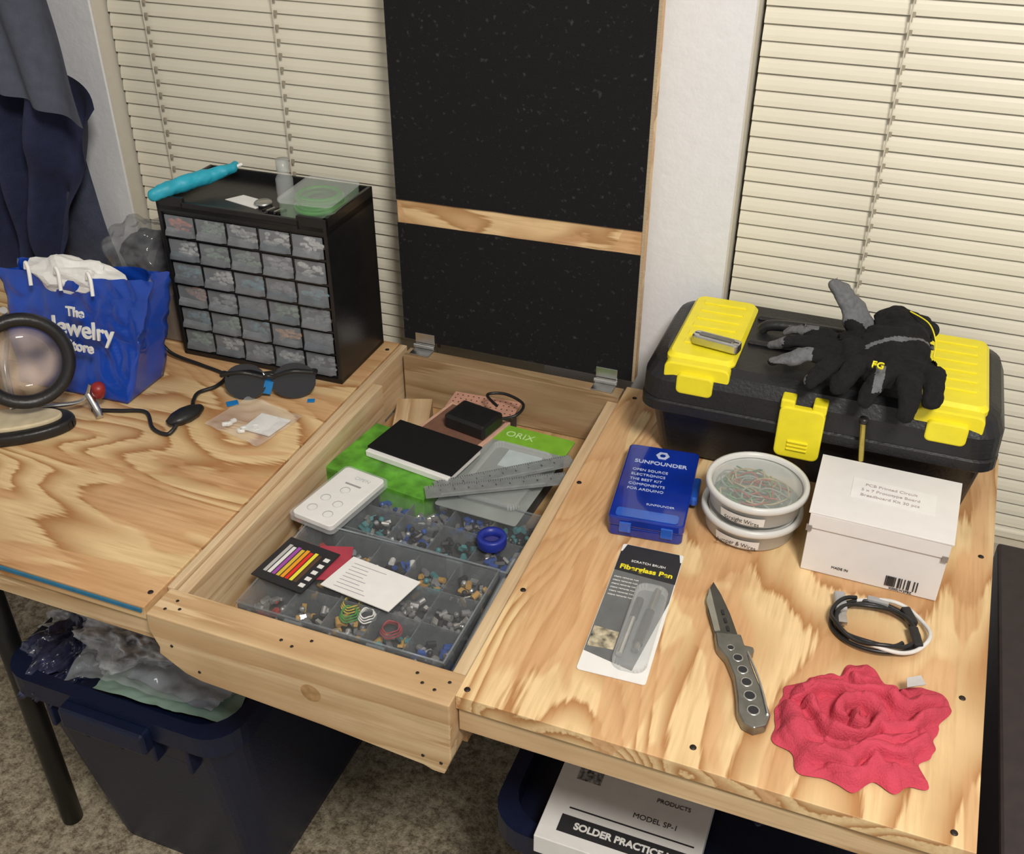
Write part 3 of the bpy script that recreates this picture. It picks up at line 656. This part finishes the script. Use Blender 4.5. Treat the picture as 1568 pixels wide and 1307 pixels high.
# ---------------------------------------------------------------- bay contents
ZB=.6545
def bits(nm,par,n,xr,yr,z0,cols,s=.005):
    for k,cm in enumerate(cols):
        bm=bmesh.new()
        for i in range(n):
            x,y=random.uniform(*xr),random.uniform(*yr); z=z0+random.uniform(0,.014); ty=random.random()
            M4=Matrix.Translation((x,y,z))@Matrix.Rotation(random.uniform(0,6.28),4,'Z')@Matrix.Rotation(random.uniform(-.8,.8),4,'X')
            if ty<.5: bmesh.ops.create_cube(bm,size=1,matrix=M4@Matrix.Diagonal((s*random.uniform(.6,2),s*random.uniform(.5,1.2),s*.6,1)))
            elif ty<.8: bmesh.ops.create_cone(bm,segments=10,radius1=s*.6,radius2=s*.6,depth=s*1.6,cap_ends=True,matrix=M4@Matrix.Rotation(1.3,4,'Y'))
            else: bmesh.ops.create_uvsphere(bm,u_segments=10,v_segments=6,radius=s*.6,matrix=M4)
        add(nm+"_%d"%k,bmesh_out(bm,nm),cm,par)
PC=[mat("part_black",(.015,.015,.02),.4),mat("part_blue",(.02,.07,.30),.4),mat("part_silver",(.6,.6,.6),.3,.8),mat("part_red",(.38,.04,.03),.4),mat("part_white",(.6,.6,.57),.5),mat("part_teal",(.05,.20,.22),.4),mat("part_amber",(.45,.26,.06),.4),mat("part_grey",(.16,.16,.17),.4)]
floor_d=mat("case_floor_dark",(.045,.043,.042),.4,var=.6,scale=30)
wallc=mat("case_wall",(.20,.22,.24),.12,alpha=.45,var=.2)
lidm=mat("case_lid",(.5,.52,.54),.12,alpha=.05,var=.1,spec=.3)
def case(nm,loc,rz,w,d,h,nx,ny,cols,nb):
    g=G(nm,loc,rz)
    box("floor_panel",(0,0,0),(w,d,.002),floor_d,g)
    for a,b,n2 in (((0,0,0),(w,.002,h),"wall_f"),((0,d-.002,0),(w,d,h),"wall_b"),((0,0,0),(.002,d,h),"wall_l"),((w-.002,0,0),(w,d,h),"wall_r")): box(n2,a,b,wallc,g)
    for i in range(1,nx): box("div_x_%d"%i,(w*i/nx-.0007,0.002,.002),(w*i/nx+.0007,d-.002,h-.003),wallc,g)
    for i in range(1,ny): box("div_y_%d"%i,(.002,d*i/ny-.0007,.002),(w-.002,d*i/ny+.0007,h-.003),wallc,g)
    prism("lid",rrect(-.003,-.003,w+.003,d+.003,.006),h,h+.002,lidm,g,.0004)
    tube("lid_rim",[(0,0,h+.003),(w,0,h+.003),(w,d,h+.003),(0,d,h+.003)],.0016,CLEARG,g,cyc=True,n=1)
    for i in range(2): box("latch_%d"%i,(w*(.25+.4*i),-.006,h*.3),(w*(.25+.4*i)+.022,-.002,h+.003),CLEARG,g,.001)
    for cx in range(nx):
        for cy in range(ny):
            bits("parts_%d_%d"%(cx,cy),g,nb,(w*cx/nx+.006,w*(cx+1)/nx-.006),(d*cy/ny+.006,d*(cy+1)/ny-.006),.012,random.sample(cols,3),.0062)
    return g
dark=mat("bay_dark_liner",(.05,.055,.06),.6,var=.3)
c1=case("clear_parts_organizer",(-.603,.694,ZB+.002),0,.255,.158,.042,5,3,PC+[PC[0],PC[2],PC[7],PC[6],PC[3]],10)
for nm,cx,cy,r,m in (("yellow_wire",.115,.055,.012,mat("yw",(.6,.45,.05),.5)),("white_wire",.14,.045,.010,WHT),("red_wire",.175,.035,.012,mat("rw",(.30,.03,.04),.5)),("green_wire",.12,.04,.011,grn)):
    for i in range(3): tube(nm+"_%d"%i,[(cx+r*(1-.12*i)*math.cos(a*pi/4),cy+r*(1-.1*i)*math.sin(a*pi/4),.030+.003*i+.002*(a%2)) for a in range(8)],.0009,m,c1,cyc=True,n=4,res=2)
c2=case("clear_parts_organizer.001",(-.560,.860,ZB+.002),-2,.222,.115,.040,4,2,[PC[0],PC[1],PC[2],PC[5],PC[1],PC[0],PC[7]],16)
g=G("resistor_colour_card",(-.573,.772,ZB+.049),-6)
prism("card",[(-.036,-.038),(.036,-.038),(.036,.038),(-.036,.038)],0,.0012,INK,g)
cc=[(.5,.5,.5),(.8,.8,.8),(.35,.08,.4),(.7,.5,.05),(.85,.35,.02),(.75,.03,.02),(.85,.75,.05),(.1,.05,.03)]
for i,c in enumerate(cc):
    x=-.028+i*.0062; box("band_%d"%i,(x,-.026,.0012),(x+.0045,.026-.002*(i%2),.0016),mat("band_%d"%i,c,.5,var=.02),g)
for i in range(5): box("print_%d"%i,(.025,-.03+i*.012,.0012),(.032,-.024+i*.012,.0016),PAPER,g)
g=G("white_label_card",(-.476,.774,ZB+.049),-6)
prism("card",[(-.050,-.028),(.044,-.030),(.050,.028),(-.044,.030)],0,.0012,PAPER,g)
for i in range(8): box("line_%d"%i,(-.036,.020-i*.006,.0012),(-.036+random.uniform(.02,.045),.0208-i*.006,.0015),mat("faint_ink",(.35,.35,.40),.7),g)
g=G("red_component_bag",(-.540,.790,ZB+.0465),15)
prism("sheet",[(-.02,-.03),(.03,-.028),(.022,.032),(-.018,.03)],0,.0012,mat("pink_red",(.42,.05,.08),.4),g)
g=G("white_component_box",(-.583,.895,ZB+.052),-9)
prism("base",rrect(-.035,-.060,.035,.060,.008),0,.009,CLEAR,g,.001)
prism("insert",rrect(-.031,-.056,.031,.056,.006),.002,.0100,PAPER,g,.001)
fr_=mat("faint_ring",(.52,.56,.58),.5)
for i in range(5): lathe("ring_%d"%i,[(.0058,.0),(.0066,.0),(.0066,.0003),(.0058,.0003)],fr_,g,((-.014,.012,-.012,.010,.0)[i],(-.036,-.038,-.012,-.016,.012)[i],.0101),n=24)
text("t","OPEN",.009,fr_,g,(.006,.040,.0101))
box("bar",(-.010,.024,.0100),(.014,.027,.0104),gp,g)
box("support_carton",(-.022,-.045,-.051),(.022,.05,-.001),dark,g)
g=G("red_wire_cutter",(-.605,.858,ZB+.001),70)
tube("handle_a",[(-.012,.008,.048),(.010,.012,.046),(.03,.022,.040)],.006,RED,g); tube("handle_b",[(-.012,-.004,.046),(.01,.0,.042),(.03,.012,.036)],.005,BLK,g)
tube("pivot",[(-.012,.002,.03),(.0,.004,.034)],.007,STEEL,g,n=1)
# green box + notebook
g=G("green_box",(-.557,1.012,ZB),-7)
box("carton",(-.078,-.064,0),(.078,.058,.050),mat("green_print",(.10,.32,.03),.45,var=.55,scale=38,det=6),g,.001)
g=G("black_notebook",(-.530,1.030,ZB+.0508),-9)
box("pages",(-.066,-.042,0),(.066,.040,.009),PAPER,g,.001); box("cover",(-.068,-.035,.009),(.068,.042,.012),mat("notebook_cover",(.008,.008,.009),.8,spec=.2),g,.001)
# blister pack with green header
g=G("green_blister_pack",(-.412,1.052,ZB+.042),-3)
box("stack",(-.035,-.07,-.0415),(.045,.08,-.0005),dark,g)
prism("card",rrect(-.058,-.110,.056,.096,.004),0,.001,mat("pack_grey",(.28,.31,.30),.4,var=.15,scale=20),g)
prism("header",rrect(-.058,.056,.056,.096,.004),.001,.0016,mat("header_green",(.22,.48,.04),.4),g)
text("brand","ORIX",.018,mat("header_lt",(.6,.8,.4),.5),g,(-.02,.076,.002))
prism("window",rrect(-.042,-.088,.046,.045,.012),.001,.012,CLEAR,g,.003)
prism("inner_card",[(-.02,.0),(.03,.0),(.03,.04),(-.02,.04)],.0012,.002,mat("pale_blue",(.5,.6,.62),.5),g)
rulm=mat("clear_ruler",(.30,.32,.33),.2,alpha=.55,var=.15)
tickm=mat("ruler_print",(.06,.06,.07),.5)
for nm,loc,rz,L0,zz in (("plastic_ruler",(-.408,1.022,ZB+.0560),40,.190,0),("plastic_ruler.001",(-.408,.992,ZB+.0575),31,.185,0)):
    g=G(nm,loc,rz)
    box("blade",(-L0/2,-.013,0),(L0/2,.013,.0011),rulm,g,.0003)
    bm=bmesh.new()
    for i in range(58):
        h=.006 if i%10==0 else (.0045 if i%5==0 else .003)
        bmesh.ops.create_cube(bm,size=1,matrix=Matrix.Translation((-L0/2+.006+i*.0031,.0125-h/2,.0013))@Matrix.Diagonal((.0006,h,.0003,1)))
    add("ticks",bmesh_out(bm,"ticks"),tickm,g)
    for i in range(9): text("num_%d"%i,str(i+1),.005,tickm,g,(-L0/2+.02+i*.018,.0005,.0013))
    prism("slot",rrect(-L0/2+.02,-.009,L0/2-.03,-.006,.001),.0011,.0013,mat("ruler_slot",(.36,.38,.39),.3,alpha=.6),g)
# copper box w adapter
cop=mat("copper_card",(.45,.22,.13),.4,.2,var=.1)
g=G("copper_coloured_box",(-.513,1.120,ZB),-12)
box("tray",(-.050,-.042,0),(.050,.045,.040),cop,g,.001); box("rim",(-.052,-.044,.040),(.052,.047,.046),mat("copper_light",(.66,.40,.30),.4),g,.001)
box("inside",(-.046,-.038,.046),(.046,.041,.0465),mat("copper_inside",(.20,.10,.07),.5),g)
g=G("black_power_adapter",(-.497,1.124,ZB+.047),-12)
box("brick",(-.034,-.024,0),(.034,.026,.022),BLK,g,.004)
tube("cord",[(.03,.02,.012),(.05,.035,.018),(.045,.06,.022),(.01,.066,.024),(-.01,.05,.024),(.02,.03,.026)],.0022,BLK,g)
g=G("copper_perfboard",(-.510,1.192,ZB),3)
box("board",(-.052,-.022,.040),(.052,.022,.042),mat("perf_copper",(.55,.30,.23),.45,var=.1),g)
box("support",(-.045,-.018,0),(.045,.02,.040),dark,g)
bm=bmesh.new()
for i in range(12):
    for j in range(4): bmesh.ops.create_circle(bm,cap_ends=True,segments=6,radius=.0013,matrix=Matrix.Translation((-.046+i*.0084,-.015+j*.010,.0423)))
add("holes",bmesh_out(bm,"h"),INK,g)
g=G("wood_offcut",(-.600,1.135,ZB),20)
box("block",(-.026,-.05,0),(.026,.05,.034),pineY,g,.001)
g=G("blue_tape_roll",(-.373,.890,ZB+.049),0)
lathe("roll",[(.011,0),(.017,0),(.018,.002),(.018,.012),(.017,.014),(.011,.014),(.011,0)],mat("tape_blue",(.015,.03,.28),.4),g,n=36)
lathe("hub",[(0,.004),(.011,.004)],mat("tape_core",(.05,.05,.22),.4),g,n=36)
g=G("clear_tube",(-.338,.80,ZB+.030),2)
tube("tube",[(0,-.12,0),(0,.10,0)],.008,CLEAR,g,n=1); tube("liner",[(0,-.06,0),(0,.09,0)],.006,mat("pale",(.55,.57,.6),.5),g,n=1)
box("rest",(-.006,-.12,-.028),(.006,.10,-.009),dark,g)
# ---------------------------------------------------------------- below table
navy=mat("tote_navy",(.005,.010,.036),.38,var=.15,bump=.2)
def tote(nm,loc,w,d,h,tw,td):
    g=G(nm,loc)
    loft("shell",[(-w,-d,w,d,.03,0),(-w-.004,-d-.004,w+.004,d+.004,.035,.02),(-tw+.015,-td+.015,tw-.015,td-.015,.045,h-.03)],navy,g,False)
    bm=bmesh.new(); R=[]
    for k,z in ((0.0,h-.035),(0.0,h),(-.02,h),(-.025,h-.10)):
        R.append([bm.verts.new((x,y,z)) for x,y in rrect(-tw-k,-td-k,tw+k,td+k,.05,6)])
    K=len(R[0])
    for a,b in zip(R,R[1:]):
        for i in range(K): bm.faces.new((a[i],a[(i+1)%K],b[(i+1)%K],b[i]))
    add("rim",bmesh_out(bm,"rim"),navy,g)
    box("grip_front",(-.07,-td-.018,h-.05),(.07,-td+.004,h-.012),navy,g,.005)
    for i in range(5): box("rib_%d"%i,(-w*.8+i*w*.4-.004,-td+.005,h-.09),(-w*.8+i*w*.4+.004,-td+.03,h-.04),navy,g,.002)
    return g
t1=tote("storage_tote",(-.855,.955,.001),.145,.19,.43,.190,.265)
film2=mat("white_film",(.40,.41,.46),.15,var=.7,scale=45,c2=(.85,.86,.9),coat=.5)
def blob(nm,par,c,s,m,amp=.35,seed=0):
    bm=bmesh.new(); bmesh.ops.create_icosphere(bm,subdivisions=6,radius=1)
    for v in bm.verts:
        q=v.co.copy(); k=Vector((seed,0,0))
        d=1+amp*noise.noise(q*2.2+k)+.22*(.5-abs(noise.noise(q*4+k))*2)+.10*(.5-abs(noise.noise(q*9+k))*2)
        v.co=Vector((q.x*s[0]*d,q.y*s[1]*d,q.z*s[2]*d))
    add(nm,bmesh_out(bm,nm),m,par,c,smooth=True)
blob("plastic_bags",t1,(-.055,-.13,.412),(.11,.065,.05),film2,.5,1)
blob("dark_bag",t1,(-.135,-.15,.40),(.05,.10,.045),mat("dark_film",(.03,.035,.08),.25,var=.5,coat=.5),.5,4)
film3=mat("clear_wrap",(.6,.66,.7),.12,alpha=.35,var=.3,scale=20)
def wavy(nm,par,c,sx,sy,amp,m,rz=0,seed=0):
    bm=bmesh.new(); bmesh.ops.create_grid(bm,x_segments=50,y_segments=36,size=.5)
    for v in bm.verts:
        v.co.z=amp*(noise.noise((v.co.x*5+seed,v.co.y*5,1))+.6*(.5-abs(noise.noise((v.co.x*9,v.co.y*9,seed))))); v.co.x*=sx; v.co.y*=sy
    add(nm,bmesh_out(bm,nm),m,par,c,(0,0,rz),smooth=True)
wavy("pale_folder",t1,(.055,-.17,.420),.21,.12,.006,mat("pale_green_film",(.26,.38,.32),.3,var=.3,scale=10),4,3)
wavy("pale_folder_b",t1,(.07,-.16,.430),.15,.11,.008,mat("pale_blue_film",(.34,.38,.46),.3,var=.3,scale=10),-5,8)
wavy("clear_wrap_sheet",t1,(.03,-.16,.444),.24,.15,.016,film3,8,12)
t2=tote("storage_tote.001",(-.080,.968,.001),.185,.17,.42,.235,.250)
blob("filler_bags",t2,(0,.03,.36),(.15,.16,.05),mat("dark_film",(.03,.035,.08),.25),.4,9)
bk=G("practice_kit_box",(-.155,.83,.4225),0)
box("carton",(-.092,-.128,0),(.095,.125,.030),PAPER,bk,.001)
prism("qr",[(-.070,-.035),(-.040,-.035),(-.040,-.005),(-.070,-.005)],.0302,.0305,mat("qr",(.3,.3,.3),.6,var=.95,scale=220),bk)
box("band",(-.070,-.112,.0300),(.095,-.088,.0305),INK,bk)
text("kit_text","SOLDER PRACTICE KIT",.0125,PAPER,bk,(.012,-.100,.0307),bold=.0005); text("model","MODEL SP-1",.010,INK,bk,(.035,-.060,.0303))
box("line_a",(-.065,-.078,.0300),(.085,-.076,.0304),INK,bk); text("lbl2","PRODUCTS",.008,INK,bk,(.05,-.030,.0303))
# ---------------------------------------------------------------- hanging clothes
def drape(nm,top,bot,y0,m,seed,amp,par,nx=90,nz=70,fr=9):
    bm=bmesh.new(); R=[]
    def lerp(P,s):
        k=s*(len(P)-1); a=int(min(k,len(P)-2)); f=k-a; return Vector(P[a])*(1-f)+Vector(P[a+1])*f
    for j in range(nz+1):
        t=j/nz; row=[]
        for i in range(nx+1):
            s=i/nx
            a=lerp(top,s); b=lerp(bot,s); p=a*(1-t)+b*t
            fold=math.sin(s*fr*pi+2.0*noise.noise((s*3,t*2,seed))+t*1.5)*amp+amp*1.1*noise.noise((p.x*18,p.y*7,seed))
            row.append(bm.verts.new((p.x,y0+fold,p.y)))
        R.append(row)
    for a,b in zip(R,R[1:]):
        for i in range(nx): bm.faces.new((a[i],a[i+1],b[i+1],b[i]))
    add(nm,bmesh_out(bm,nm),m,par,smooth=True)
def e2(L): return [(x,z,0) for x,z in L]
slate=mat("slate_fabric",(.075,.085,.12),.85,var=.12,bump=.4,bscale=400)
nvy=mat("navy_fabric",(.014,.020,.060),.85,var=.2,bump=.4,bscale=400)
den=mat("denim_fabric",(.05,.06,.10),.85,var=.2,bump=.4,bscale=400)
hg=G("hanging_clothes")
drape("grey_jacket",e2([(-1.65,1.75),(-1.45,1.78),(-1.190,1.70)]),e2([(-1.62,1.15),(-1.29,1.085),(-1.123,1.045)]),1.175,slate,3,.008,hg)
drape("navy_shirt",e2([(-1.65,1.30),(-1.4,1.30),(-1.135,1.060)]),e2([(-1.62,.78),(-1.4,.755),(-1.260,.80)]),1.215,nvy,8,.024,hg,fr=11)
drape("denim_jeans",e2([(-1.6,1.25),(-1.4,1.2),(-1.23,1.02)]),e2([(-1.6,.745),(-1.4,.745),(-1.195,.745)]),1.250,den,5,.010,hg,fr=6)
tube("hook_rod",[(-2.19,1.20,1.80),(-1.25,1.20,1.80)],.012,STEEL,hg,n=1)
tube("hanger",[(-1.45,1.20,1.812),(-1.45,1.20,1.78),(-1.65,1.20,1.74),(-1.28,1.20,1.70),(-1.45,1.20,1.78)],.004,BLK,hg,n=3)
# dark cabinet at right
fc=G("filing_cabinet",(.42,1.02,.001))
dg_=mat("dark_cabinet",(.035,.026,.028),.5,var=.2)
box("body",(-.20,-.38,0),(.20,.24,.60),dg_,fc,.004)
for i in range(2):
    box("drawer_%d"%i,(-.19,-.392,.03+i*.285),(.19,-.381,.295+i*.285),dg_,fc,.003); box("pull_%d"%i,(-.05,-.402,.2+i*.285),(.05,-.393,.22+i*.285),STEEL,fc,.003)
# ---------------------------------------------------------------- lights
lamp=G("ceiling_light",(.45,-.20,2.5))
lathe("shade",[(0,-.09),(.09,-.085),(.15,-.05),(.17,0)],mat("opal_glass",(.85,.82,.75),.4,alpha=.35),lamp,n=40)
lathe("mount",[(.17,0),(.18,-.012),(.18,-.0005)],STEEL,lamp,n=40)
def area(nm,loc,tgt,size,power,col):
    l=bpy.data.lights.new(nm,'AREA'); l.shape='DISK'; l.size=size; l.energy=power; l.color=col
    o=bpy.data.objects.new(nm,l); COL.objects.link(o); o.location=loc
    o.rotation_euler=(Vector(tgt)-Vector(loc)).to_track_quat('-Z','Y').to_euler(); return o
area("ceiling_bulb",(.45,-.20,2.38),(-.2,.9,.7),.40,38,(1,.95,.865))
w=bpy.data.worlds.new("World"); S.world=w; w.use_nodes=True
w.node_tree.nodes["Background"].inputs[0].default_value=(1,.97,.92,1); w.node_tree.nodes["Background"].inputs[1].default_value=.43
# ---------------------------------------------------------------- camera
cam=bpy.data.cameras.new("Camera"); cam.sensor_width=36; cam.lens=36*1580/1568; cam.clip_start=.02
co=bpy.data.objects.new("Camera",cam); COL.objects.link(co); co.location=(0,0,1.5)
co.rotation_euler=(math.radians(90-33.06),0,math.radians(21.3)); S.camera=co
